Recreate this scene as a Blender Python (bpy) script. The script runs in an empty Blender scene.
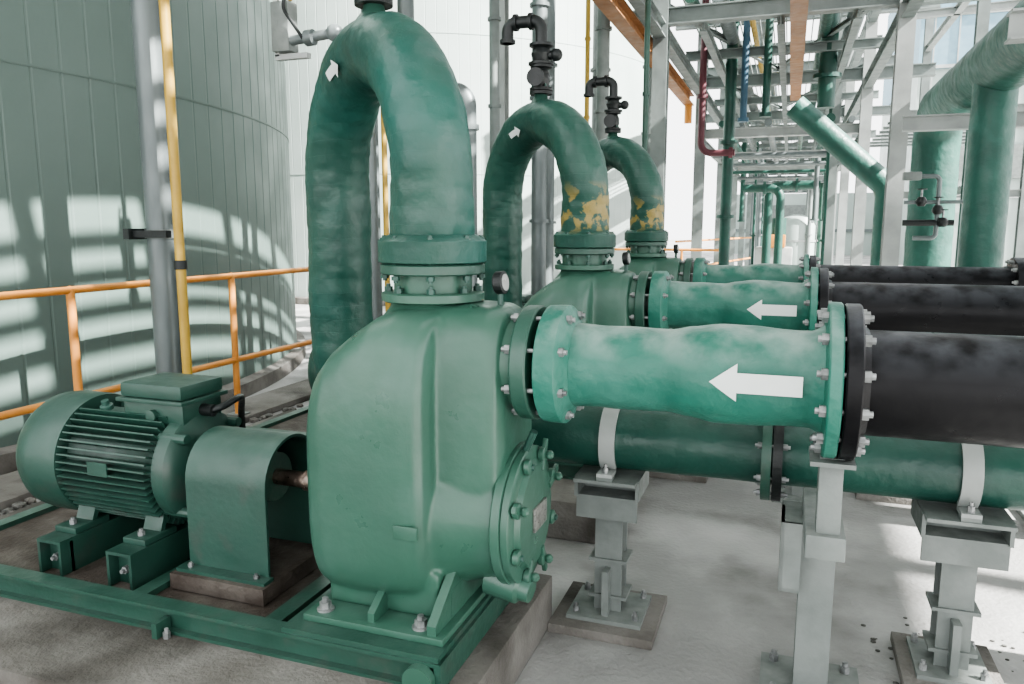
import bpy, bmesh, math, random
from mathutils import Vector, Matrix, noise
random.seed(4)
C = bpy.context.scene.collection
V = Vector
pi = math.pi

# ---------------------------------------------------------------- materials
def mat(name, c1, c2=None, rough=.5, metal=0, scale=4, bump=.15, bscale=50, lo=.4, hi=.65,
        dust=0, dustcol=(.6,.62,.6), wave=None, patch=None, coat=0, stretch=(1,1,1), c3=None, c3scale=1.2, c3lo=.55, c3hi=.7, c4=None, c4scale=2.5, c4lo=.6, c4hi=.75, spec=.5):
    m = bpy.data.materials.new(name); m.use_nodes = True
    nt = m.node_tree; N = nt.nodes; L = nt.links
    b = N['Principled BSDF']; b.inputs['Specular IOR Level'].default_value = spec
    tc = N.new('ShaderNodeTexCoord'); mp = N.new('ShaderNodeMapping')
    mp.inputs['Scale'].default_value = stretch
    L.new(tc.outputs['Object'], mp.inputs['Vector'])
    def noi(s, d=5, off=0):
        n = N.new('ShaderNodeTexNoise'); n.inputs['Scale'].default_value = s
        n.inputs['Detail'].default_value = d
        if off:
            v = N.new('ShaderNodeVectorMath'); v.operation = 'ADD'; v.inputs[1].default_value = (off, off*.7, -off)
            L.new(mp.outputs[0], v.inputs[0]); L.new(v.outputs[0], n.inputs['Vector'])
        else: L.new(mp.outputs[0], n.inputs['Vector'])
        return n.outputs[0]
    def mr(src, a, bb, c=0, d=1):
        n = N.new('ShaderNodeMapRange'); L.new(src, n.inputs[0])
        for i, v in enumerate((a, bb, c, d)): n.inputs[i+1].default_value = v
        return n.outputs[0]
    def mix(f, A, B):
        n = N.new('ShaderNodeMix'); n.data_type = 'RGBA'; L.new(f, n.inputs[0])
        for s, x in ((6, A), (7, B)):
            if isinstance(x, tuple): n.inputs[s].default_value = (*x, 1)
            else: L.new(x, n.inputs[s])
        return n.outputs[2]
    def math_(op, A, B):
        n = N.new('ShaderNodeMath'); n.operation = op
        for i, x in enumerate((A, B)):
            if isinstance(x, (int, float)): n.inputs[i].default_value = x
            else: L.new(x, n.inputs[i])
        return n.outputs[0]
    c2 = c2 or tuple(x*.75 for x in c1)
    col = mix(mr(noi(scale), lo, hi), c1, c2)
    if c3: col = mix(mr(noi(c3scale, 7, 3.1), c3lo, c3hi), col, c3)
    if c4: col = mix(mr(noi(c4scale, 9, 7.7), c4lo, c4hi), col, c4)
    if dust:
        g = N.new('ShaderNodeNewGeometry'); s = N.new('ShaderNodeSeparateXYZ')
        L.new(g.outputs['Normal'], s.inputs[0])
        f = math_('MULTIPLY', mr(s.outputs[2], .25, 1), mr(noi(scale*2.2, 8), .35, .6))
        col = mix(math_('MULTIPLY', f, dust), col, dustcol)
    if patch:
        s = N.new('ShaderNodeSeparateXYZ'); L.new(tc.outputs['Object'], s.inputs[0])
        a = mr(s.outputs[2], patch[0], patch[0]+.05); bq = mr(s.outputs[2], patch[1]+.06, patch[1]-.04)
        xx = mr(s.outputs[0], -1.32, -1.28)
        f = math_('MULTIPLY', math_('MULTIPLY', math_('MULTIPLY', a, bq), xx), mr(noi(13, 8), .51, .55))
        col = mix(f, col, patch[2])
    L.new(col, b.inputs['Base Color'])
    b.inputs['Metallic'].default_value = metal
    L.new(mr(noi(scale*3), .3, .7, max(.03, rough-.1), min(1, rough+.14)), b.inputs['Roughness'])
    if coat: b.inputs['Coat Weight'].default_value = coat; b.inputs['Coat Roughness'].default_value = .25
    if bump:
        h = noi(bscale, 4)
        if wave:
            w = N.new('ShaderNodeTexWave'); w.bands_direction = wave[0]; w.inputs['Scale'].default_value = wave[1]
            w.inputs['Distortion'].default_value = 1.4; w.inputs['Detail'].default_value = 2
            w.inputs['Detail Scale'].default_value = 1.5; w.wave_profile = 'SAW'
            L.new(mp.outputs[0], w.inputs['Vector'])
            h = math_('ADD', math_('MULTIPLY', h, .5), math_('MULTIPLY', w.outputs[1], wave[2]))
        bp = N.new('ShaderNodeBump'); bp.inputs['Strength'].default_value = bump; bp.inputs['Distance'].default_value = .02
        L.new(h, bp.inputs['Height']); L.new(bp.outputs[0], b.inputs['Normal'])
    return m

M = {}
M['pump'] = mat('pump_green_enamel', (.040,.108,.076), (.033,.092,.065), rough=.36, bump=.08, bscale=30, dust=.2, dustcol=(.12,.19,.16), coat=.15, spec=.45, scale=3, c4=(.058,.125,.098), c4scale=5, c4lo=.55, c4hi=.8)
M['pumpd'] = mat('dark_green_enamel', (.026,.078,.056), (.021,.064,.046), rough=.38, bump=.08, dust=.2, dustcol=(.1,.155,.135), coat=.1, c4=(.05,.075,.06), c4scale=8, c4lo=.58, c4hi=.75)
M['motor'] = mat('motor_green_enamel', (.022,.068,.050), (.018,.055,.041), rough=.42, bump=.06, dust=.25, dustcol=(.09,.13,.115), coat=.1, c4=(.042,.06,.05), c4scale=8, c4lo=.6, c4hi=.78)
M['arch'] = mat('wrapped_frp_green', (.023,.084,.062), (.016,.060,.046), rough=.40, bump=.5, bscale=22, wave=('Z',6,1.0), dust=.2, dustcol=(.07,.15,.125), patch=(1.42,1.64,(.26,.20,.06)))
M['arch1'] = mat('wrapped_frp_teal', (.023,.078,.059), (.017,.058,.046), rough=.38, bump=.5, bscale=22, wave=('Z',6,1.0), dust=.2, dustcol=(.07,.15,.125), c3=(.014,.102,.083), c3scale=1.1, c3lo=.46, c3hi=.62)
M['low'] = mat('discharge_pipe_green', (.012,.066,.048), (.010,.050,.038), rough=.42, bump=.3, bscale=20, dust=.3, dustcol=(.07,.14,.12))
M['suct'] = mat('suction_frp_green', (.022,.138,.100), (.017,.108,.079), rough=.45, bump=.5, bscale=16, dust=.95, dustcol=(.27,.36,.325), c3=(.06,.19,.15), c3scale=4, c3lo=.48, c3hi=.72)
M['black'] = mat('black_hdpe', (.003,.003,.004), (.005,.005,.006), rough=.36, bump=.07, bscale=30, dust=.75, dustcol=(.08,.085,.095), scale=5, spec=.2)
M['blackf'] = mat('black_iron', (.008,.011,.011), rough=.45)
M['bolt'] = mat('galvanised_bolt', (.36,.37,.37), (.18,.19,.19), rough=.4, metal=.6, scale=30)
M['boltg'] = mat('green_bolt', (.03,.085,.066), rough=.4)
M['white'] = mat('white_marking', (.72,.75,.74), (.6,.64,.62), rough=.6, bump=.05)
M['wsteel'] = mat('white_painted_steel', (.36,.38,.37), (.28,.30,.29), rough=.5, bump=.06)
M['rsteel'] = mat('rack_grey_steel', (.20,.23,.22), (.14,.16,.155), rough=.5, bump=.06)
M['gsteel'] = mat('grey_painted_steel', (.175,.195,.185), (.13,.148,.14), rough=.5, bump=.08, dust=.4, dustcol=(.27,.29,.27), scale=9)
M['galv'] = mat('galvanised_pipe', (.15,.175,.175), (.105,.125,.125), rough=.4, metal=.3, bump=.06, scale=6, stretch=(1,1,.3))
M['shaft'] = mat('steel_shaft', (.3,.24,.2), (.14,.09,.07), rough=.35, metal=.9, scale=20)
M['orange'] = mat('orange_paint', (.62,.26,.055), (.52,.21,.04), rough=.45, bump=.05)
M['borange'] = mat('hoist_beam_orange', (.30,.135,.05), (.23,.10,.035), rough=.5, bump=.05)
M['yellow'] = mat('yellow_gas_pipe', (.46,.30,.05), (.37,.235,.035), rough=.45, bump=.05)
M['rust'] = mat('dirty_deck_plate', (.045,.034,.027), (.095,.082,.07), rough=.7, bump=.3, scale=7, bscale=60)
M['conc'] = mat('plinth_concrete', (.18,.172,.158), (.12,.112,.10), rough=.85, bump=.4, bscale=60, c3=(.055,.05,.043), c3scale=2.5, c3lo=.45, c3hi=.64)
M['floor'] = mat('floor_concrete', (.29,.29,.28), (.235,.235,.228), rough=.62, bump=.3, bscale=45, scale=1.6, c3=(.42,.42,.41), c3scale=.9, c3lo=.5, c3hi=.62, c4=(.10,.097,.09), c4scale=1.7, c4lo=.51, c4hi=.72)
M['floor2'] = mat('gravel_strip', (.13,.13,.12), (.04,.04,.035), rough=.9, bump=1, bscale=25, scale=25)
M['tank'] = mat('tank_cladding_green', (.100,.145,.128), (.09,.13,.115), rough=.45, bump=.02, scale=.8)
M['tankb'] = mat('tank_cladding_pale', (.36,.42,.395), (.31,.37,.345), rough=.45, bump=.04, scale=.8)
M['sunmask'] = mat('sun_mask_sheet', (.45,.47,.45), rough=.7, bump=0.05)
M['blue'] = mat('blue_paint', (.04,.10,.15), rough=.5)
M['red'] = mat('maroon_paint', (.11,.03,.04), rough=.5)
M['pblue'] = mat('pale_blue_cladding', (.20,.33,.40), (.17,.29,.36), rough=.6)
M['glass'] = mat('gauge_dial', (.4,.4,.39), rough=.2, bump=0)
M['plate'] = mat('nameplate_metal', (.3,.3,.28), (.16,.16,.15), rough=.35, metal=.6, scale=40)
M['red2'] = mat('rust_red_box', (.28,.08,.05), rough=.6)
M['hdr'] = mat('header_frp_green', (.026,.105,.080), (.02,.08,.062), rough=.45, bump=.4, bscale=14, dust=.7, dustcol=(.26,.36,.33), c3=(.05,.16,.13), c3scale=2)

# ---------------------------------------------------------------- mesh builder
def frame(d):
    d = d.normalized()
    a = V((0,0,1)) if abs(d.z) < .9 else V((1,0,0))
    x = a.cross(d).normalized(); y = d.cross(x).normalized()
    return x, y
class MB:
    def __init__(s): s.b = bmesh.new(); s.m = []
    def mi(s, k):
        if k not in s.m: s.m.append(k)
        return s.m.index(k)
    def face(s, vs, k):
        try: f = s.b.faces.new(vs); f.material_index = s.mi(k); f.smooth = True; return f
        except ValueError: return None
    def box(s, c, size, k, rot=None, bev=0):
        x, y, z = [q/2 for q in size]; c = V(c)
        P = []
        for sx in (-1,1):
            for sy in (-1,1):
                for sz in (-1,1):
                    p = V((sx*x, sy*y, sz*z))
                    if rot is not None: p = rot @ p
                    P.append(s.b.verts.new(c+p))
        F = [(0,1,3,2),(4,6,7,5),(0,4,5,1),(2,3,7,6),(0,2,6,4),(1,5,7,3)]
        fs = [s.face([P[i] for i in f], k) for f in F]
        if bev:
            es = list({e for f in fs for e in f.edges})
            r = bmesh.ops.bevel(s.b, geom=es, offset=bev, segments=2, affect='EDGES', profile=.6)
            for f in r['faces']: f.smooth = True; f.material_index = s.mi(k)
    def bb(s, x0, x1, y0, y1, z0, z1, k, bev=0):
        s.box(((x0+x1)/2,(y0+y1)/2,(z0+z1)/2), (abs(x1-x0),abs(y1-y0),abs(z1-z0)), k, bev=bev)
    def rings(s, rs, k, cap=True):
        n = len(rs[0])
        vv = [[s.b.verts.new(p) for p in r] for r in rs]
        for i in range(len(vv)-1):
            for j in range(n):
                s.face([vv[i][j], vv[i][(j+1)%n], vv[i+1][(j+1)%n], vv[i+1][j]], k)
        if cap:
            s.face(list(reversed(vv[0])), k); s.face(vv[-1], k)
    def cyl(s, p0, p1, r, k, r2=None, seg=24, cap=True):
        p0, p1 = V(p0), V(p1); x, y = frame(p1-p0); r2 = r if r2 is None else r2
        s.rings([[p+ (x*math.cos(2*pi*i/seg)+y*math.sin(2*pi*i/seg))*q for i in range(seg)] for p, q in ((p0,r),(p1,r2))], k, cap)
    def lathe(s, o, d, prof, k, seg=40, nz=0):
        o = V(o); d = V(d).normalized(); x, y = frame(d)
        R = []
        for t, r in prof:
            ring = []
            for i in range(seg):
                a = 2*pi*i/seg; p = o+d*t+(x*math.cos(a)+y*math.sin(a))*r
                if nz: p += (x*math.cos(a)+y*math.sin(a))*nz*noise.noise(p*9)
                ring.append(p)
            R.append(ring)
        s.rings(R, k)
    def tube(s, pts, r, k, seg=32, nz=0, ridge=0, pitch=.11):
        pts = [V(p) for p in pts]; n = len(pts); R = []
        t0 = (pts[1]-pts[0]).normalized(); x, y = frame(t0); L = 0
        for i, p in enumerate(pts):
            t = (pts[min(i+1,n-1)]-pts[max(i-1,0)]).normalized()
            x = (x - t*x.dot(t)).normalized(); y = t.cross(x)
            rr = r[i] if isinstance(r, list) else r
            if i: L += (pts[i]-pts[i-1]).length
            ring = []
            for j in range(seg):
                a = 2*pi*j/seg; dv = x*math.cos(a)+y*math.sin(a)
                q = rr
                if nz: q += nz*noise.noise((p+dv*rr)*7) + nz*.5*noise.noise((p+dv*rr)*19)
                if ridge: q += ridge*(((L/pitch + j/seg + .15*noise.noise((p+dv*rr)*4)) % 1)-.5)
                ring.append(p+dv*q)
            R.append(ring)
        s.rings(R, k)
    def bolt(s, p, d, k='bolt', r=.014, l=.02):
        d = V(d).normalized(); p = V(p)
        s.cyl(p, p+d*l, r, k, seg=6); s.cyl(p+d*l, p+d*(l*1.6), r*.55, k, seg=8)
    def boltring(s, c, d, R, n, k='bolt', r=.014, l=.02, both=None, ph=0):
        c = V(c); d = V(d).normalized(); x, y = frame(d)
        for i in range(n):
            a = 2*pi*(i+.5)/n+ph; o = (x*math.cos(a)+y*math.sin(a))*R
            s.bolt(c+o, d, k, r, l)
            if both:
                s.bolt(c+o-d*both, -d, k, r, l); s.cyl(c+o, c+o-d*both, r*.5, k, seg=8)
    def hbeam(s, p0, p1, w, h, k, t=.012, up=(0,0,1)):
        p0, p1 = V(p0), V(p1); d = (p1-p0); L = d.length; d.normalize(); up = V(up)
        if abs(d.dot(up)) > .9: up = V((0,1,0))
        x = d.cross(up).normalized(); u = x.cross(d)
        rot = Matrix((x, d, u)).transposed(); c = (p0+p1)/2
        s.box(c+u*(h/2-t/2), (w, L, t), k, rot); s.box(c-u*(h/2-t/2), (w, L, t), k, rot); s.box(c, (t, L, h-2*t), k, rot)
    def sphere(s, c, r, k, sc=(1,1,1), seg=20):
        m = Matrix.Translation(V(c)) @ Matrix.Diagonal((*[r*q for q in sc], 1))
        res = bmesh.ops.create_uvsphere(s.b, u_segments=seg, v_segments=seg//2, radius=1, matrix=m)
        for v in res['verts']:
            for f in v.link_faces: f.smooth = True; f.material_index = s.mi(k)
    def obj(s, name, parent=None, ang=.6):
        bmesh.ops.recalc_face_normals(s.b, faces=s.b.faces)
        for e in s.b.edges:
            if len(e.link_faces) == 2 and e.calc_face_angle(0) > ang: e.smooth = False
        me = bpy.data.meshes.new(name); s.b.to_mesh(me); s.b.free()
        for k in s.m: me.materials.append(M[k])
        o = bpy.data.objects.new(name, me); C.objects.link(o)
        if parent: o.parent = parent
        return o
def root(name, loc=(0,0,0)):
    e = bpy.data.objects.new(name, None); e.location = loc; e.empty_display_size = .2; C.objects.link(e); return e
def dup(o, off, parent=None):
    n = o.copy(); C.objects.link(n)
    if parent: n.parent = parent
    else: n.location = V(o.location)+V(off)
    for ch in o.children: dup(ch, off, n)
    return n
def fillet(pts, rad, n=10):
    pts = [V(p) for p in pts]; out = [pts[0]]
    for i in range(1, len(pts)-1):
        a, b, c = pts[i-1], pts[i], pts[i+1]
        d1 = (a-b).normalized(); d2 = (c-b).normalized(); th = d1.angle(d2)
        r = rad[i-1] if isinstance(rad, (list,tuple)) else rad
        t = r/math.tan(th/2); cen = b+(d1+d2).normalized()*(r/math.sin(th/2))
        s0 = b+d1*t-cen; s1 = b+d2*t-cen; A = s0.angle(s1)
        for j in range(n+1):
            f = j/n; out.append(cen+(s0*math.sin((1-f)*A)+s1*math.sin(f*A))/math.sin(A))
    out.append(pts[-1]); return out
def dense(pts, st=.03):
    out = []
    for a, b in zip(pts[:-1], pts[1:]):
        n = max(1, int((b-a).length/st))
        out += [a+(b-a)*(i/n) for i in range(n)]
    return out+[pts[-1]]
def decal(mb, surf, s0, s1, wid, k, head=.42, shaft=.5):
    n = 10; prof = []
    for i in range(n+1): prof.append((head*i/n, i/n))
    for i in range(n+1): prof.append((head+(1-head)*i/n, shaft))
    prev = None
    for t, w in prof:
        row = [mb.b.verts.new(surf(s0+(s1-s0)*t, wid/2*max(w,.01)*(j/6*2-1))) for j in range(7)]
        if prev:
            for j in range(6): mb.face([prev[j], prev[j+1], row[j+1], row[j]], k)
        prev = row

OFF = [(0,1.88,0),(0,3.78,0)]
PY = 2.16

# ---------------------------------------------------------------- pump
pump = root('self_priming_pump', (0,0,0))
b = MB()
def sect(x, w, z0, z1, n=64, ex=3.2, yc=PY):
    r = []
    for i in range(n):
        a = 2*pi*i/n; c, s_ = math.cos(a), math.sin(a)
        r.append(V((x, yc+w*math.copysign(abs(c)**(2/ex), c), (z0+z1)/2+(z1-z0)/2*math.copysign(abs(s_)**(2/ex), s_))))
    return r
b.rings([sect(-1.350,.215,.41,.95,ex=3.6), sect(-1.342,.25,.37,1.0,ex=4), sect(-1.315,.28,.345,1.055,ex=4.2), sect(-1.27,.295,.335,1.105,ex=4.4), sect(-1.20,.30,.33,1.16,ex=4.4), sect(-1.13,.30,.33,1.205,ex=4.4),
         sect(-1.06,.302,.33,1.225,ex=4.2), sect(-1.0,.302,.335,1.225,ex=4), sect(-.965,.295,.345,1.222,ex=3.8), sect(-.945,.272,.36,1.22,ex=3.6), sect(-.935,.235,.39,1.215)], 'pump')
b.rings([sect(-1.0,.205,.40,1.235,ex=4), sect(-.86,.19,.40,1.235,ex=4.2), sect(-.80,.18,.41,1.232,ex=4.2), sect(-.765,.165,.45,1.22,ex=3.6), sect(-.75,.13,.5,1.18,ex=3)], 'pump')
b.lathe((-.98,PY,.585),(1,0,0),[(0,.245),(.05,.24),(.10,.225),(.16,.208),(.22,.200)],'pump',seg=48)
b.lathe((-.93,PY,1.06),(1,0,0),[(0,.17),(.1,.15),(.22,.13)],'pump',seg=48)
b.lathe((-1.03,PY,1.12),(0,0,1),[(0,.19),(.06,.165),(.1,.13),(.13,.12)],'pump',seg=48)
b.lathe((-1.30,PY,.60),(-1,0,0),[(0,.19),(.05,.17),(.08,.09),(.11,.075)],'pump',seg=40)
b.bb(-1.29,-.92,1.93,2.39,.31,.45,'pump')
body = b.obj('cast_casing', pump)
md = body.modifiers.new('r','REMESH'); md.mode='VOXEL'; md.voxel_size=.009; md.use_smooth_shade=True
md = body.modifiers.new('s','SMOOTH'); md.iterations=4; md.factor=.6

b = MB()
def gusset(x, t, y0, y1, z0, z1, k='pump'):
    P = [(y0,z0),(y1,z0),(y1,z1),((y0+y1)/2+.04*(1 if y1>y0 else -1),z0+(z1-z0)*.45),(y0,z0+.03)]
    A = [b.b.verts.new((x-t/2,p[0],p[1])) for p in P]; B = [b.b.verts.new((x+t/2,p[0],p[1])) for p in P]
    b.face(A,k); b.face(B[::-1],k)
    for i in range(5): b.face([A[i],A[(i+1)%5],B[(i+1)%5],B[i]],k)
b.bb(-1.32,-.86,1.83,2.50,.29,.312,'pump',bev=.004)
gusset(-1.10,.022,1.85,1.96,.31,.50); gusset(-1.10,.022,2.48,2.36,.31,.50)
gusset(-.90,.028,1.84,2.04,.31,.60); gusset(-.90,.028,2.49,2.30,.31,.60)
b.bb(-.915,-.885,1.95,2.37,.31,.40,'pump')
for x in (-1.27,-.95):
    for y in (1.875,2.455): b.cyl((x,y,.312),(x,y,.318),.026,'bolt'); b.bolt((x,y,.318),(0,0,1),r=.018,l=.02)
b.lathe((-1.03,PY,1.235),(0,0,1),[(0,.15),(.004,.158),(.026,.158),(.03,.15)],'pump',seg=48)
b.lathe((-1.03,PY,1.26),(0,0,1),[(0,.12),(.07,.12)],'pump',seg=48)
b.lathe((-1.03,PY,1.318),(0,0,1),[(0,.155),(.004,.160),(.028,.160),(.032,.155)],'pumpd',seg=48)
b.boltring((-1.03,PY,1.265),(0,0,1),.137,8,'boltg',r=.013,l=.014)
b.lathe((-.725,PY,1.06),(1,0,0),[(0,.165),(.006,.170),(.045,.170),(.05,.166)],'pumpd',seg=48)
b.lathe((-.76,PY,1.06),(1,0,0),[(0,.145),(.05,.135)],'pump',seg=48)
CZ=.585
b.lathe((-.765,PY,CZ),(1,0,0),[(0,.214),(.004,.218),(.028,.218),(.03,.214)],'pump',seg=56)
b.lathe((-.733,PY,CZ),(1,0,0),[(0,.211),(.020,.211),(.024,.206),(.028,.17),(.042,.155),(.048,.09),(.05,.02)],'pump',seg=56)
for i in range(8):
    a = 2*pi*(i+.5)/8; y = PY+.185*math.cos(a); z = CZ+.185*math.sin(a)
    b.cyl((-.78,y,z),(-.675,y,z),.010,'boltg',seg=8)
    b.lathe((-.710,y,z),(1,0,0),[(0,.016),(.008,.024),(.022,.024),(.028,.014)],'pump',seg=12)
    if i in (0,1,3,5,6):
        b.box((-.69,y,z),(.014,.10,.020),'pump',Matrix.Rotation(a,3,'X'),bev=.003)
        b.sphere((-.672,y,z),.015,'pump',seg=10)
b.box((-.680,PY,CZ),(.010,.12,.075),'plate',bev=.003)
b.cyl((-.72,PY-.02,.79),(-.69,PY-.03,.855),.012,'boltg',seg=8)
b.lathe((-.82,PY-.06,.39),(1,-.1,-.15),[(0,.055),(.1,.052),(.11,.04),(.14,.036)],'pump',seg=20)
b.box((-.985,1.858,.60),(.075,.008,.04),'pump',bev=.002)
b.cyl((-1.6,PY,.60),(-1.34,PY,.60),.028,'shaft'); b.cyl((-1.44,PY,.60),(-1.39,PY,.60),.055,'pumpd'); b.cyl((-1.52,PY,.60),(-1.49,PY,.6),.036,'shaft')
b.obj('flanges_cover_and_feet', pump)
b = MB()
gx=-.80; gy=PY-.02
b.cyl((gx,gy,1.20),(gx,gy,1.27),.009,'boltg',seg=10)
b.lathe((gx-.015,gy,1.295),(1,-.05,.1),[(0,.03),(.004,.034),(.028,.034),(.03,.028)],'blackf',seg=24)
b.lathe((gx+.0145,gy-.0015,1.298),(1,-.05,.1),[(0,.025),(.002,.025)],'glass',seg=24)
b.obj('pressure_gauge', pump)

# ---------------------------------------------------------------- discharge pipe
P0=V((-1.03,PY,1.615)); P1=V((-1.70,2.70,1.615)); u=(P1-P0).normalized(); Cn=(P0+P1)/2; R=(P1-P0).length/2
LZ=.70; LR=.110
def archpt(t): return Cn-u*R*math.cos(t)+V((0,0,1))*R*math.sin(t)
def build_discharge(mk):
    r = root('discharge_pipe'); b = MB()
    pts = [P0-V((0,0,.2))]+[archpt(pi*i/40) for i in range(41)]
    pts += fillet([P1-V((0,0,.01)), V((-1.70,2.70,LZ)), V((-.9,2.70,LZ))], .30, 10)
    pts = dense(pts,.014)
    rr = []
    for p in pts:
        q = .124
        if p.z < 1.56 and p.x > -1.2 and p.z>1.2: q += .006*(1-(p.z-1.41)/.15)
        rr.append(q)
    b.tube(pts, rr, mk, seg=64, nz=.006, ridge=.0026, pitch=.085)
    b.obj('wrapped_bend', r)
    b = MB()
    b.lathe((-1.03,PY,1.352),(0,0,1),[(0,.16),(.004,.166),(.066,.166),(.072,.158),(.085,.135)],mk,seg=56)
    b.boltring((-1.03,PY,1.416),(0,0,1),.148,8,'boltg',r=.0125,l=.012,both=.10)
    b.tube(dense([V((-.92,2.70,LZ)),V((5.5,2.70,LZ))],.08), LR, 'low', seg=36, nz=.003)
    b.lathe((-.96,2.70,LZ),(1,0,0),[(0,.126),(.08,LR)],'low')
    b.lathe((-.05,2.70,LZ),(1,0,0),[(0,.165),(.03,.165)],'pumpd'); b.lathe((-.015,2.70,LZ),(1,0,0),[(0,.165),(.03,.165)],'blackf')
    b.boltring((.015,2.70,LZ),(1,0,0),.142,8,both=.065,r=.011,l=.014)
    def surf(t, v):
        cpt = archpt(t); rad = (cpt-Cn).normalized(); side = u.cross(V((0,0,1))).normalized()
        if side.y > 0: side = -side
        a = -.35+v/.124
        return cpt+(side*math.cos(a)+rad*math.sin(a))*.134
    decal(b, surf, 1.62, 1.92, .06, 'white')
    b.obj('flange_low_run_and_marking', r)
    return r
d1 = build_discharge('arch1')
d2 = build_discharge('arch'); d2.location = OFF[0]
d3 = dup(d2, V(OFF[1])-V(OFF[0]))

av = root('air_release_valve'); b = MB()
cx, cy, cz = Cn.x, Cn.y, 1.615+R+.115
b.lathe((cx,cy,cz-.02),(0,0,1),[(0,.07),(.015,.06),(.04,.04),(.06,.035)],'pumpd',seg=24)
b.lathe((cx,cy,cz+.04),(0,0,1),[(0,.065),(.016,.065)],'blackf',seg=24)
b.lathe((cx,cy,cz+.06),(0,0,1),[(0,.065),(.016,.065),(.02,.04),(.05,.05),(.09,.05),(.12,.036),(.125,.062),(.14,.062)],'blackf',seg=24)
b.boltring((cx,cy,cz+.078),(0,0,1),.052,4,'boltg',r=.008,l=.01)
b.cyl((cx,cy-.03,cz+.12),(cx,cy-.10,cz+.12),.012,'blackf'); b.cyl((cx,cy-.10,cz+.12),(cx,cy-.11,cz+.12),.05,'blackf')
b.lathe((cx,cy,cz+.20),(0,0,1),[(0,.072),(.014,.072),(.02,.045),(.06,.058),(.09,.045),(.1,.068),(.115,.068)],'blackf',seg=24)
b.cyl((cx+.02,cy,cz+.25),(cx+.09,cy,cz+.25),.024,'blackf'); b.sphere((cx+.09,cy,cz+.25),.036,'blackf',seg=12)
b.tube(fillet([(cx,cy,cz+.3),(cx,cy,cz+.44),(cx-.20,cy,cz+.44),(cx-.20,cy,cz+.33)],.05,6),.034,'blackf',seg=14)
for q in ((cx-.06,cy,cz+.44),(cx-.15,cy,cz+.44)): b.cyl((q[0]-.01,q[1],q[2]),(q[0]+.01,q[1],q[2]),.046,'blackf')
b.cyl((cx-.20,cy,cz+.35),(cx-.20,cy,cz+.33),.044,'blackf')
b.obj('valve_body', av)

# ---------------------------------------------------------------- suction pipe
sp = root('suction_pipe'); b = MB(); SZ=1.06
b.lathe((-.655,PY,SZ),(1,0,0),[(0,.165),(.004,.172),(.03,.174),(.062,.174),(.068,.168),(.08,.135),(.09,.122)],'suct',seg=56)
prof=[]
ks=[(-.57,.122),(-.48,.120),(-.38,.119),(-.30,.120),(-.24,.130),(-.17,.137),(-.08,.133),(.0,.130),(.07,.131),(.095,.14),(.105,.19),(.11,.2),(.14,.2)]
x=-.57
while x<.095:
    for (a,ra),(c,rc) in zip(ks[:-1],ks[1:]):
        if a<=x<=c:
            f=(x-a)/(c-a); f=f*f*(3-2*f); prof.append((x,ra+(rc-ra)*f)); break
    x+=.01
prof += [(.10,.145),(.106,.198),(.11,.202),(.136,.202),(.14,.198)]
b.lathe((0,PY,SZ),(1,0,0),prof,'suct',seg=72,nz=.008)
b.obj('frp_spool', sp)
b = MB()
b.lathe((.145,PY,SZ),(1,0,0),[(0,.2),(.004,.204),(.036,.204),(.04,.2),(.044,.152),(.06,.14)],'black',seg=56)
b.tube([(.19,PY,SZ),(1,PY,SZ),(3,PY,SZ),(5.6,PY,SZ)],.137,'black',seg=48)
b.boltring((.185,PY,SZ),(1,0,0),.178,12,'bolt',r=.0155,l=.016,both=.08)
b.boltring((-.587,PY,SZ),(1,0,0),.15,8,'bolt',r=.014,l=.016,both=.14)
for xx in (2.2,4.1): b.lathe((xx,PY,SZ),(1,0,0),[(0,.15),(.02,.15)],'black')
def surf(x_, v):
    a = .02+v/.135
    return V((x_, PY-.1395*math.cos(a), SZ+.1395*math.sin(a)))
decal(b, surf, -.178, .05, .098, 'white', head=.3, shaft=.52)
b.obj('hdpe_run_bolts_marking', sp)

# ---------------------------------------------------------------- coupling guard
g = MB(); 
def arch_ring(x, w, zb, zc, n=18):
    return [V((x,PY-w,zb))]+[V((x,PY-w*math.cos(pi*i/n),zc+w*math.sin(pi*i/n))) for i in range(n+1)]+[V((x,PY+w,zb))]
def sheet(mb, x0, x1, w, t, zb, zc, k):
    o0,o1,i0,i1 = arch_ring(x0,w,zb,zc),arch_ring(x1,w,zb,zc),arch_ring(x0,w-t,zb,zc),arch_ring(x1,w-t,zb,zc)
    vs=[[mb.b.verts.new(p) for p in q] for q in (o0,o1,i1,i0)]
    n=len(o0)
    for q in range(4):
        A,B=vs[q],vs[(q+1)%4]
        for j in range(n-1): mb.face([A[j],A[j+1],B[j+1],B[j]],k)
    for j in (0,n-1): mb.face([vs[q][j] for q in range(4)],k)
sheet(g,-1.90,-1.575,.155,.010,.305,.60,'motor')
g.bb(-1.92,-1.56,1.96,2.01,.295,.307,'motor'); g.bb(-1.92,-1.56,2.31,2.36,.295,.307,'motor')
g.bb(-1.93,-1.55,1.94,2.4,.24,.295,'rust')
for x in (-1.88,-1.61): g.bolt((x,1.985,.307),(0,0,1),r=.010,l=.010)
g.cyl((-1.86,PY,.6),(-1.74,PY,.6),.09,'pumpd'); g.cyl((-1.73,PY,.6),(-1.64,PY,.6),.085,'pumpd'); g.cyl((-1.90,PY,.6),(-1.55,PY,.6),.028,'shaft')
g.obj('shaft_coupling_guard')
guard = bpy.data.objects['shaft_coupling_guard']

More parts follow.
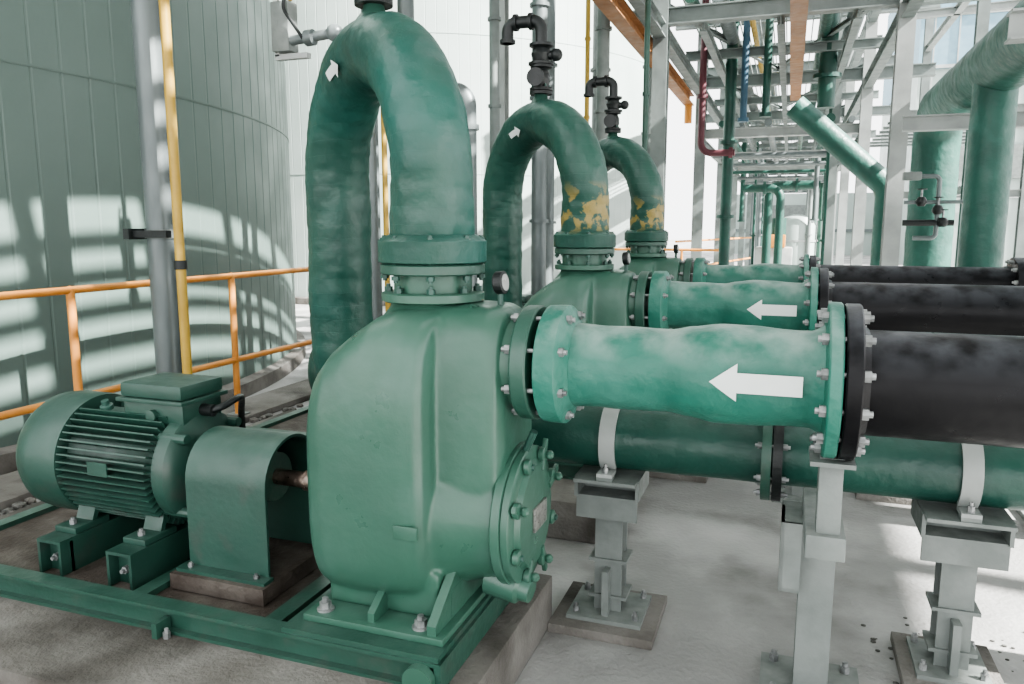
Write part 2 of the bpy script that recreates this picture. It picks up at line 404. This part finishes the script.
# ---------------------------------------------------------------- motor
mo = root('electric_motor'); b = MB(); MZ=.59; PM=PY+.05
b.lathe((-1.95,PM,MZ),(-1,0,0),[(0,.06),(.0,.10),(.02,.13),(.035,.19),(.05,.205),(.10,.205),(.11,.19),(.13,.18),(.53,.18),(.55,.19)],'motor',seg=56)
b.lathe((-2.47,PM,MZ),(-1,0,0),[(0,.20),(.004,.228),(.02,.232),(.14,.232),(.19,.226),(.225,.205),(.245,.165),(.25,.05)],'motor',seg=56)
for i in range(9):
    rr=.02+.016*i
    b.lathe((-2.718,PM,MZ),(-1,0,0),[(0,rr),(.004,rr),(.004,rr+.007),(0,rr+.007)],'blackf',seg=24)
for i in range(52):
    a=2*pi*i/52
    if abs(math.degrees(a)-90)<24: continue
    dy,dz=math.cos(a),math.sin(a)
    b.box((-2.265,PM+dy*.20,MZ+dz*.20),(.41,.052,.006),'motor',Matrix.Rotation(a,3,'X'))
for i in range(4):
    a=pi/4+i*pi/2
    b.cyl((-2.06,PM+.19*math.cos(a),MZ+.19*math.sin(a)),(-1.945,PM+.19*math.cos(a),MZ+.19*math.sin(a)),.018,'motor',seg=10)
b.lathe((-2.36,PM-.08,MZ+.20),(0,-.3,1),[(0,.024),(.015,.024),(.02,.014),(.035,.014)],'boltg',seg=14)
b.bb(-2.26,-1.99,PM-.10,PM+.10,.76,.835,'motor',bev=.008)
b.bb(-2.275,-1.975,PM-.12,PM+.12,.835,.85,'motor',bev=.003)
b.bb(-2.265,-1.985,PM-.11,PM+.11,.85,.905,'motor',bev=.016)
b.cyl((-1.99,PM,.80),(-1.94,PM,.80),.022,'blackf')
b.lathe((-2.12,PM-.10,.79),(0,-1,0),[(0,.022),(.02,.022),(.022,.01)],'motor',seg=12)
b.box((-2.27,PM-.226,MZ+.02),(.09,.004,.05),'motor')
for x in (-2.42,-2.10):
    for sy in (-1,1):
        b.bb(x-.05,x+.05,PM+sy*.10,PM+sy*.25,.362,.385,'motor',bev=.004)
        b.box((x,PM+sy*.14,.43),(.08,.02,.14),'motor',Matrix.Rotation(sy*.35,3,'X'))
        b.bolt((x,PM+sy*.215,.385),(0,0,1),r=.013,l=.015)
b.obj('motor_body', mo)
b = MB()
cp=[V((-1.95,PM,.80)),V((-1.92,PM+.03,.812)),V((-1.92,PM+.10,.825)),V((-1.98,PM+.20,.80)),V((-2.05,PM+.28,.72)),V((-2.09,PM+.33,.60)),V((-2.10,PM+.34,.45)),V((-2.10,PM+.34,.24))]
fine=[]
for i in range(len(cp)-1):
    p0,p1,p2,p3=cp[max(0,i-1)],cp[i],cp[i+1],cp[min(len(cp)-1,i+2)]
    for j in range(6):
        t=j/6; fine.append(.5*((2*p1)+(p2-p0)*t+(2*p0-5*p1+4*p2-p3)*t*t+(3*p1-p0-3*p2+p3)*t**3))
fine.append(cp[-1])
b.tube(fine,.013,'blackf',seg=12)
b.obj('power_cable', mo)

# ---------------------------------------------------------------- skid + plinth
b = MB()
FY=1.80
for y in (FY,2.52):
    b.bb(-3.02,-.84,y-.03,y+.03,.262,.274,'pumpd'); b.bb(-3.02,-.84,y-.03,y+.03,.19,.20,'pumpd'); 
    b.bb(-3.02,-.84,y-.006,y+.006,.20,.262,'pumpd')
for x in (-3.0,-1.98,-1.45): b.bb(x-.03,x+.03,FY,2.50,.195,.256,'pumpd')
b.bb(-.86,-.84,FY-.03,2.55,.19,.274,'pumpd')
b.bb(-1.36,-.85,FY-.025,2.53,.262,.290,'pumpd')
for x in (-2.42,-2.10):
    b.bb(x-.055,x+.055,1.89,2.52,.35,.362,'motor'); b.bb(x-.055,x-.043,1.89,2.52,.22,.35,'motor'); b.bb(x+.043,x+.055,1.89,2.52,.22,.35,'motor')
    b.bb(x-.055,x+.055,1.93,1.942,.22,.35,'motor')
    b.bolt((x,1.93,.29),(0,-1,0),r=.014)
b.bb(-3.0,-.86,FY+.01,2.50,.225,.235,'rust')
b.lathe((-.90,FY-.03,.225),(0,-1,0),[(0,.045),(.028,.045)],'pump',seg=20); b.bb(-.95,-.85,FY-.07,FY-.02,.185,.20,'pump')
for x in (-2.7,-1.8): b.bb(x-.01,x+.01,FY-.07,FY-.01,.19,.24,'pumpd'); b.bolt((x+.03,FY-.05,.19),(0,0,1),r=.012)
skid = b.obj('skid_frame')
b = MB(); b.bb(-3.25,-.76,1.45,2.58,0,.19,'conc',bev=.012); plinth = b.obj('concrete_plinth')

# ---------------------------------------------------------------- pipe supports
def support(name, x, base=.16, wide=.11, y=2.70):
    r = root(name); b = MB()
    b.bb(x-base,x+base,y-.19,y+.17,0,.035,'conc',bev=.004)
    b.bb(x-base*.72,x+base*.72,y-.13,y+.12,.035,.05,'gsteel')
    for sx in (-1,1):
        for sy in (-1,1): b.bolt((x+sx*base*.58,y+sy*.09,.05),(0,0,1),r=.012,l=.02)
    b.hbeam((x,y,.045),(x,y,.50),.10,.10,'gsteel')
    for z in (.10,.24,): b.bb(x-.07,x+.07,y-.06,y+.06,z,z+.012,'gsteel')
    b.bb(x-.012,x+.012,y-.10,y-.05,.05,.22,'gsteel')
    b.bb(x-wide,x+wide,y-.10,y+.10,.49,.505,'gsteel'); b.bb(x-wide,x+wide,y-.10,y-.088,.42,.5,'gsteel')
    b.bb(x-wide,x+wide,y-.15,y+.15,.565,.577,'gsteel'); b.bb(x-wide,x+wide,y-.006,y+.006,.5,.57,'gsteel')
    for sx in (-1,1): b.bb(x+sx*wide-.006,x+sx*wide+.006,y-.11,y+.11,.50,.575,'gsteel')
    vs=[]
    for rr in (LR+.004,LR+.014):
        for xx in (x-.028,x+.028):
            vs.append([b.b.verts.new((xx,y+rr*math.cos(a),LZ+rr*math.sin(a))) for a in [(-.9+ (pi+1.8)*i/24) for i in range(25)]])
    for A,B in ((vs[0],vs[1]),(vs[1],vs[3]),(vs[3],vs[2]),(vs[2],vs[0])):
        for j in range(24): b.face([A[j],A[j+1],B[j+1],B[j]],'wsteel')
    for sy in (-1,1):
        b.bb(x-.028,x+.028,y+sy*.075,y+sy*.145,.59,.602,'wsteel'); b.bb(x-.028,x+.028,y+sy*.10,y+sy*.145,.577,.59,'gsteel'); b.bolt((x,y+sy*.125,.602),(0,0,1),r=.011)
    b.obj('post_saddle', r); return r
s1 = support('pipe_support_stand', -.57, .19)
s3 = support('pipe_support_stand', .56, .15, wide=.12)
s2 = root('suction_pipe_stand'); b = MB(); x=.13; y=2.46
b.bb(x-.15,x+.15,y-.14,y+.14,0,.02,'gsteel')
for sx in (-1,1):
    for sy in (-1,1): b.bolt((x+sx*.11,y+sy*.1,.02),(0,0,1),r=.016,l=.022)
b.hbeam((x,y,.02),(x,y,.60),.10,.10,'gsteel')
b.bb(x-.11,x+.06,y-.10,y+.10,.565,.58,'gsteel'); b.bb(x-.11,x-.05,y-.10,y-.09,.36,.58,'gsteel'); b.bb(x-.11,x-.10,y-.10,y+.06,.36,.58,'gsteel')
b.bb(x-.11,x-.05,y-.10,y+.06,.36,.372,'gsteel')
b.bb(x-.05,x+.05,2.10,y+.05,.585,.65,'gsteel',bev=.004)
b.bb(x-.025,x+.035,2.12,2.20,.65,.86,'gsteel',bev=.003); b.bb(x-.05,x+.06,2.08,2.24,.845,.857,'gsteel')
b.obj('post_and_arm', s2)

for o in (pump, av, sp, guard, mo, skid, plinth, s1, s3, s2):
    for of in OFF: 
        if o is sp and of is OFF[1]: continue
        dup(o, of)
sp3 = root('suction_pipe', OFF[1])
for ch in sp.children:
    if ch.name.startswith('frp'): n=ch.copy(); C.objects.link(n); n.parent=sp3
b = MB()
b.lathe((.145,PY,SZ),(1,0,0),[(0,.2),(.04,.2),(.044,.16),(.06,.14)],'black',seg=40)
b.tube([(.19,PY,SZ),(.8,PY,SZ),(1.42,PY,SZ)],.134,'black',seg=40)
b.boltring((.185,PY,SZ),(1,0,0),.178,12,both=.08,r=.016); b.boltring((-.587,PY,SZ),(1,0,0),.15,8,both=.14,r=.015)
b.lathe((1.40,PY,SZ),(1,0,0),[(0,.2),(.05,.2)],'black',seg=40); b.lathe((1.46,PY,SZ),(1,0,0),[(0,.2),(.05,.2)],'blackf',seg=40)
b.boltring((1.51,PY,SZ),(1,0,0),.175,12,both=.11,r=.016)
b.tube([(1.5,PY,SZ),(5.6,PY,SZ)],.11,'low')
b.obj('hdpe_run_and_bolts', sp3)

# ---------------------------------------------------------------- floor
b = MB(); b.bb(-60,60,-20,90,-.3,0,'floor'); b.obj('floor')
b = MB(); b.bb(-4.2,-3.78,-6,14,.0,.05,'conc',bev=.01); b.obj('kerb_edge')
b = MB()
for i in range(700):
    p=V((random.uniform(-3.74,-3.32),random.uniform(1.0,10.5),.0)); r=random.uniform(.015,.045)
    m=Matrix.Translation(p+V((0,0,r*.4)))@Matrix.Diagonal((r,r*random.uniform(.6,1),r*.6,1))
    res=bmesh.ops.create_icosphere(b.b,subdivisions=1,radius=1,matrix=m)
    for v in res['verts']:
        for f in v.link_faces: f.material_index=b.mi('floor2' if i%3 else 'conc')
b.obj('gravel_strip')
b = MB(); b.bb(1.22,1.36,2.9,10,.0,.012,'blackf')
for i in range(44): b.bb(1.22,1.36,2.9+i*.16,2.92+i*.16,.012,.02,'galv')
b.bb(1.18,1.22,2.9,10,0,.03,'gsteel'); b.bb(1.36,1.40,2.9,10,0,.03,'gsteel')
b.obj('drain_grating')
b = MB()
for i in range(60):
    p=V((random.gauss(.58,.12),random.gauss(2.78,.14),0)); r=random.uniform(.003,.009)
    m=Matrix.Translation(p+V((0,0,r*.4)))@Matrix.Diagonal((r*1.3,r,r*.6,1))
    res=bmesh.ops.create_icosphere(b.b,subdivisions=1,radius=1,matrix=m)
    for v in res['verts']:
        for f in v.link_faces: f.material_index=b.mi('floor2')
b.obj('concrete_rubble')

# ---------------------------------------------------------------- tanks
def tank(name, c, rad, h, k, seams, nr=190, rd=.003):
    b = MB(); ring=[]
    for i in range(nr):
        for f, dr in ((0,0),(.88,0),(.91,-rd),(.96,-rd)):
            a=2*pi*(i+f)/nr; ring.append((a,rad+dr))
    b.rings([[V((c[0]+r*math.cos(a),c[1]+r*math.sin(a),z)) for a,r in ring] for z in (0,h)], k)
    for s in seams:
        b.lathe((c[0],c[1],s),(0,0,1),[(0,rad-.02),(0,rad+.006),(.015,rad+.008),(.02,rad-.02)],k,seg=180)
    b.lathe((c[0],c[1],0),(0,0,1),[(0,rad+.10),(.12,rad+.10),(.14,rad-.01)],'conc',seg=120)
    b.lathe((c[0],c[1],h),(0,0,1),[(0,rad+.05),(.05,rad+.05),(1.2,.3)],k,seg=90)
    return b.obj(name, ang=.25)
tank('storage_tank', (-10.35,4.2), 6.0, 7.5, 'tank', (2.42,4.9))
tank('storage_tank', (-8.9,18.5), 6.0, 9, 'tankb', (2.42,4.9))

# ---------------------------------------------------------------- railing
def rail(name, x, y0, y1, step, off, k='orange'):
    b = MB()
    for z in (1.10,.47): b.cyl((x,y0,z),(x,y1,z),.022,k,seg=14)
    y = off
    while y<=y1:
        if y>=y0: b.cyl((x,y,0.0),(x,y,1.1),.024,k,seg=14); b.bb(x-.06,x+.06,y-.06,y+.06,.0,.06,'gsteel'); b.sphere((x,y,1.1),.026,k,seg=10)
        y+=step
    b.obj(name)
rail('handrail', -3.88, -1.5, 10.4, 1.37, -.80)
b=MB()
for z in (1.1,.6): b.cyl((-3.0,12.5,z),(-.9,12.5,z),.022,'orange'); b.cyl((-1.9,14,z+.1),(-.9,20,z+.1),.02,'orange')
for x in (-3,-2.3,-1.6,-.9): b.cyl((x,12.5,0),(x,12.5,1.1),.022,'orange')
b.obj('handrail')

# ---------------------------------------------------------------- vertical pipes near tank
b = MB(); x,y=-3.43,3.56
b.cyl((x,y,0),(x,y,4.98),.078,'galv',seg=28); b.cyl((x,y,0),(x,y,.03),.13,'galv')
z=1.42
b.cyl((x,y,z-.025),(x,y,z+.025),.088,'gsteel'); b.bb(x-.14,x+.14,y-.11,y-.07,z-.02,z+.02,'blackf'); b.bb(x-.14,x-.10,y-.14,y+.1,z-.03,z+.03,'blackf')
b.obj('vertical_steel_pipe')
b = MB(); x,y=-3.21,3.46
b.cyl((x,y,0),(x,y,4.98),.027,'yellow',seg=18)
for z in (1.25,2.9): b.cyl((x,y,z-.025),(x,y,z+.025),.036,'blackf')
b.obj('yellow_gas_pipe')
b = MB(); b.cyl((-3.0,5.45,0),(-3.0,5.45,4.98),.022,'yellow',seg=16); b.obj('yellow_gas_pipe')
b = MB(); b.cyl((-3.14,5.5,0),(-3.14,5.5,4.98),.055,'galv'); b.obj('vertical_steel_pipe')
b = MB(); b.tube(fillet([(-2.38,5.66,0),(-2.38,5.66,2.50),(-2.9,5.66,2.50),(-2.9,5.66,4.9)],.12,8),.065,'galv',seg=20)
b.cyl((-2.38,5.66,2.2),(-2.38,5.66,2.24),.085,'galv'); b.obj('vertical_steel_pipe')
for (x,y,r,k,nm) in ((-2.2,6.9,.07,'galv','vertical_steel_pipe'),(-2.75,7.2,.05,'rsteel','vertical_steel_pipe'),(-1.85,7.9,.065,'gsteel','vertical_steel_pipe'),(-2.1,8.25,.025,'yellow','yellow_gas_pipe'),(-1.25,7.0,.025,'pumpd','drain_riser_pipe'),(-2.9,9.4,.10,'galv','vertical_steel_pipe'),(-2.35,9.9,.10,'gsteel','vertical_steel_pipe'),(-1.7,9.9,.09,'rsteel','vertical_steel_pipe')):
    b = MB(); b.cyl((x,y,0),(x,y,4.98),r,k,seg=18); b.cyl((x,y,0),(x,y,.02),r*1.7,k,seg=18)
    for z in (1.5,2.6,3.4): b.cyl((x,y,z),(x,y,z+.03),r*1.3,k,seg=18)
    b.obj(nm)

r = root('conduit_junction_box'); b = MB(); x,y,z=-2.78,4.0,2.55
b.bb(x-.12,x-.09,y-.02,y+.02,z-.10,4.98,'wsteel'); b.bb(x-.12,x+.10,y-.02,y+.02,z-.12,z-.09,'wsteel')
b.bb(x-.12,x-.0,y-.05,y+.05,z-.08,z+.2,'gsteel',bev=.01)
b.cyl((x-.0,y-.02,z-.02),(x+.28,y-.02,z+.0),.028,'galv'); b.lathe((x+.10,y-.02,z-.015),(1,0,.05),[(0,.045),(.05,.045),(.06,.03)],'galv',seg=16)
b.sphere((x+.29,y-.02,z),.05,'galv'); b.tube(fillet([(x+.05,y-.06,z+.4),(x-.02,y-.07,z+.15),(x+.10,y-.06,z-.02)],.08,8),.01,'blackf',seg=8)
b.cyl((x+.0,y-.02,z+.2),(x+.0,y-.02,4.98),.012,'yellow')
b.obj('box_and_conduit', r)

# ---------------------------------------------------------------- pipe rack
rk = root('steel_pipe_rack'); b = MB()
ys=[9.0,13.2,17.4,21.6,25.8,30,34]
for y in ys:
    for x in (-1.45,1.0):
        b.hbeam((x,y,0),(x,y,6.2),.16,.18,'wsteel' if x>0 else 'rsteel',t=.016,up=(0,1,0))
        b.bb(x-.14,x+.14,y-.14,y+.14,0,.03,'gsteel')
    for z in (3.75,4.7,6.0): b.hbeam((-1.9,y,z),(1.9,y,z),.14,.18,'rsteel',t=.014)
    if y>12: b.hbeam((-1.45,y,2.95),(1.0,y,2.95),.12,.15,'wsteel',t=.014)
    b.hbeam((-1.45,y,3.9),(-.3,y+4.2,3.9),.06,.06,'rsteel'); b.hbeam((1.0,y,3.9),(-.3,y+4.2,3.9),.06,.06,'rsteel')
    b.hbeam((-1.45,y+2.1,3.75),(1.0,y+2.1,3.75),.10,.12,'rsteel',t=.012)
for x in (-1.45,1.0):
    for z in (3.6,4.55): b.hbeam((x,7.0,z),(x,38,z),.12,.16,'rsteel',t=.014)
    b.hbeam((x,13.2,2.85),(x,38,2.85),.10,.12,'rsteel',t=.014)
for x in (-1.0,-.2,.55): b.hbeam((x,9,3.62),(x,34,3.62),.08,.1,'rsteel',t=.012)
for i in range(26): b.bb(-1.4+i*.092,-1.385+i*.092,9,30,4.42,4.45,'rsteel')
b.obj('rack_frame', rk)
b = MB()
for x in (-1.62,-.02): b.hbeam((x,4,3.46),(x,13.0,3.46),.15,.16,'borange',t=.016)
b.cyl((-1.62,12.9,3.1),(-1.62,12.9,3.4),.06,'orange'); b.obj('orange_hoist_beam', rk)
b = MB()
for (x,z,r_,k) in ((-1.15,3.95,.07,'pumpd'),(-.85,3.95,.09,'galv'),(-.55,3.93,.035,'yellow'),(.3,3.95,.08,'low'),(.62,3.97,.1,'galv'),(-1.2,4.9,.1,'low'),(-.6,4.9,.12,'galv'),(.4,4.92,.1,'low'),(-1.1,3.08,.05,'low'),(-.4,3.08,.06,'galv'),(.5,3.1,.07,'low'),(-.8,3.06,.035,'galv'),(.1,3.06,.04,'pumpd'),(.8,3.07,.05,'galv')):
    b.cyl((x,9 if z>3.5 else 13,z),(x,36,z),r_,k,seg=18)
for i in range(22):
    x=random.choice((-1.2,-.95,.55,.8))+random.uniform(-.08,.08); y=random.uniform(14.5,33); r_=random.uniform(.03,.08); k=random.choice(('low','galv','galv','rsteel','pumpd'))
    z0=random.choice((0,0,0,1.6)); b.cyl((x,y,z0),(x,y,3.9),r_,k,seg=14); b.cyl((x,y,max(z0,1.2)),(x,y,max(z0,1.2)+.04),r_*1.7,k,seg=14)
for i in range(8):
    y=15+i*2.3; b.cyl((-1.4,y,2.75),(.95,y,2.75),.04,random.choice(('galv','low')),seg=12)
b.obj('rack_pipework', rk)
def pipe(name, pts, r, k, rad=.1, flg=()):
    b = MB(); pp = fillet(pts, rad, 8) if len(pts)>2 else [V(p) for p in pts]
    b.tube(pp, r, k, seg=22)
    for (p,d) in flg: b.lathe(V(p)-V(d)*.025, d, [(0,r*1.6),(.05,r*1.6)], k, seg=22)
    b.obj(name)
pipe('red_fire_water_pipe', [(-1.2,11,4.9),(-1.2,11,2.45),(-.75,11,2.45)], .045,'red',.15,[((-1.2,11,3.2),(0,0,1)),((-.8,11,2.45),(1,0,0))])
pipe('teal_process_pipe', [(-.85,11.2,4.9),(-.85,11.2,0)], .075,'low',.1,[((-.85,11.2,2.6),(0,0,1)),((-.85,11.2,1.6),(0,0,1))])
pipe('blue_water_pipe', [(-.66,11,4.9),(-.66,11,2.85)], .045,'blue',.1,[((-.66,11,2.87),(0,0,1))])
pipe('teal_process_pipe', [(-.38,11,4.9),(-.38,11,2.9)], .05,'low',.1,[((-.38,11,2.92),(0,0,1))])
pipe('green_header_pipe', [(.36,11.2,4.9),(.36,11.2,3.0)], .11,'low',.1,[((.36,11.2,3.4),(0,0,1))])
pipe('inclined_green_pipe', [(-.02,11,3.02),(1.15,11,1.95),(1.15,11,0)], .15,'hdr',.28)
pipe('green_header_pipe', [(-.9,16,2.2),(-.2,16,2.2),(-.2,16,.0)], .08,'low',.2,[((-.5,16,2.2),(1,0,0))])
pipe('green_header_pipe', [(.6,19,2.4),(-.5,19,2.4),(-.5,19,0)], .10,'low',.25,[((.1,19,2.4),(1,0,0))])

r = root('large_green_header'); b = MB()
b.tube(dense(fillet([(1.55,1.5,2.78),(1.55,10.3,2.78),(1.55,10.3,0)],.42,12),.08), .25,'hdr',seg=40,nz=.006)
b.tube(dense([V((1.52,7.45,0)),V((1.52,7.45,2.7))],.06), .165,'hdr',seg=36,nz=.004)
b.tube(dense([V((2.0,6.4,0)),V((2.0,6.4,4.4))],.06), .15,'hdr',seg=36,nz=.004)
for (p) in ((1.52,7.45,.95),(1.52,7.45,.9)): b.lathe(p,(0,0,1),[(0,.25),(.04,.25)],'hdr')
b.obj('header_pipe', r)
b = MB()
for y in (4.5,8.3,):
    b.hbeam((.95,y,2.42),(2.2,y,2.42),.12,.14,'wsteel'); b.hbeam((2.2,y,0),(2.2,y,5),.14,.14,'wsteel')
b.obj('header_bracket', r)

r = root('access_platform_frame'); b = MB()
for (x,y) in ((1.95,10.5),(1.95,14.5),(2.9,12),(1.35,12.2),(.62,14.0),(2.9,9.0)):
    b.hbeam((x,y,0),(x,y,5.5),.12,.12,'rsteel',up=(0,1,0))
for z in (1.9,3.0,4.3): b.hbeam((1.35,12.2,z),(2.9,12,z),.08,.1,'wsteel'); b.hbeam((1.95,10.5,z),(1.95,14.5,z),.08,.1,'wsteel')
for i in range(9): b.hbeam((1.35,12.4+i*.6,3.05),(3.2,12.4+i*.6,3.05),.05,.05,'rsteel')
b.obj('columns_and_beams', r)
r = root('control_valve_manifold'); b = MB()
b.tube(fillet([(1.05,8.6,1.95),(1.35,8.6,1.95),(1.35,8.6,1.35),(1.15,8.6,1.35)],.05,5),.022,'galv',seg=12)
b.cyl((1.05,8.6,1.7),(1.6,8.6,1.7),.018,'galv'); b.cyl((1.05,8.6,1.5),(1.5,8.6,1.5),.03,'blackf')
for p in ((1.2,1.7),(1.4,1.5),(1.35,1.62)): b.lathe((p[0],8.58,p[1]-.04),(0,0,1),[(0,.03),(.03,.05),(.06,.05),(.09,.03)],'blackf',seg=14); b.cyl((p[0],8.58,p[1]+.05),(p[0],8.58,p[1]+.12),.01,'bolt'); b.cyl((p[0],8.58,p[1]+.12),(p[0],8.58,p[1]+.13),.045,'blackf')
b.box((1.1,8.55,1.95),(.16,.1,.08),'gsteel',bev=.01)
b.obj('valves', r)
b = MB(); b.bb(-.9,.1,22.5,23.6,0,.9,'wsteel',bev=.05); b.bb(-.7,-.1,22.3,23,.9,1.25,'orange',bev=.03); b.cyl((-.3,22.8,1.2),(-.3,22.8,1.7),.2,'low'); b.obj('distant_pump_skid')
b = MB(); b.lathe((.2,26,0),(0,0,1),[(0,.6),(1.5,.6),(1.75,.45),(1.85,.1)],'tankb',seg=40); b.lathe((.2,26,1.0),(0,0,1),[(0,.63),(.06,.63)],'wsteel',seg=40); b.obj('distant_process_vessel')
b = MB(); b.bb(4.2,16,33,45,0,7.2,'tankb'); b.bb(4.15,16,32.9,45,7.2,12,'pblue')
for i in range(14): b.bb(4.6+i*.8,4.65+i*.8,32.86,32.9,0,12,'wsteel')
for z in (2.5,5,7.2,9): b.bb(4.2,16,32.84,32.9,z,z+.12,'wsteel')
for i in range(5): b.bb(5+i*2,6.2+i*2,32.85,32.95,3.2,4.4,'gsteel')
b.obj('process_building')
b = MB(); b.bb(-3.0,4.2,44,45,0,3.2,'tankb'); b.bb(-3,4.2,43.9,44,1.2,1.35,'galv'); b.bb(-1,1,43.85,44.0,0,2.6,'gsteel'); b.obj('boundary_wall')
b = MB(); b.bb(-2.35,-2.1,8.9,9.1,1.45,1.95,'gsteel',bev=.01); b.bb(-2.3,-2.15,8.88,8.9,1.6,1.8,'red2'); b.cyl((-2.22,9,0),(-2.22,9,1.45),.03,'galv'); b.obj('local_control_station')

# ---------------------------------------------------------------- added slotted sun-blocking roof
b = MB(); Z0,Z1=5.0,5.02  # unseen overhead sheet on posts, added to cut sunlight into stripes on the tank
b.bb(-3.2,-.36,-3,8.4,Z0,Z1,'sunmask'); b.bb(1.22,6.5,-3,8.4,Z0,Z1,'sunmask'); b.bb(-.36,1.22,-3,.9,Z0,Z1,'sunmask'); b.bb(-.36,1.22,7.2,8.4,Z0,Z1,'sunmask')
for i in range(1,6): b.bb(-.36+i*.28-.02,-.36+i*.28+.12,.9,7.2,Z0,Z1,'sunmask')
for y in (.9,1.9,2.85,3.8,4.75,5.7,6.65): b.bb(-.36,1.22,y,y+.15,Z0-.01,Z0,'sunmask')
for (x,y) in ((6.4,-2.9),(6.4,2.8),(6.4,8.3),(-3.1,8.3)): b.hbeam((x,y,0),(x,y,5),.15,.15,'wsteel',up=(0,1,0))
b.obj('slotted_sun_mask')

# ---------------------------------------------------------------- light
w = bpy.data.worlds.new('sky'); bpy.context.scene.world = w; w.use_nodes = True
bg = w.node_tree.nodes['Background']; bg.inputs[0].default_value = (.98,.99,1,1); bg.inputs[1].default_value = 3.7
sl = bpy.data.lights.new('sun','SUN'); sl.energy=34; sl.angle=.014; sl.color=(1,.98,.94)
so = bpy.data.objects.new('sun', sl); C.objects.link(so)
so.rotation_euler = V((-.76,.10,-.64)).to_track_quat('-Z','Y').to_euler(); so.location=(6,0,9)
try: bpy.context.scene.view_settings.look = 'AgX - Medium High Contrast'
except Exception as e: print(e)

cam = bpy.data.cameras.new('camera'); co = bpy.data.objects.new('camera', cam); C.objects.link(co)
co.location=(0,0,1.46); co.rotation_euler=(math.radians(81.5),0,math.radians(19.65)); cam.lens=27.07; cam.sensor_width=36
cam.clip_end=200
bpy.context.scene.camera = co
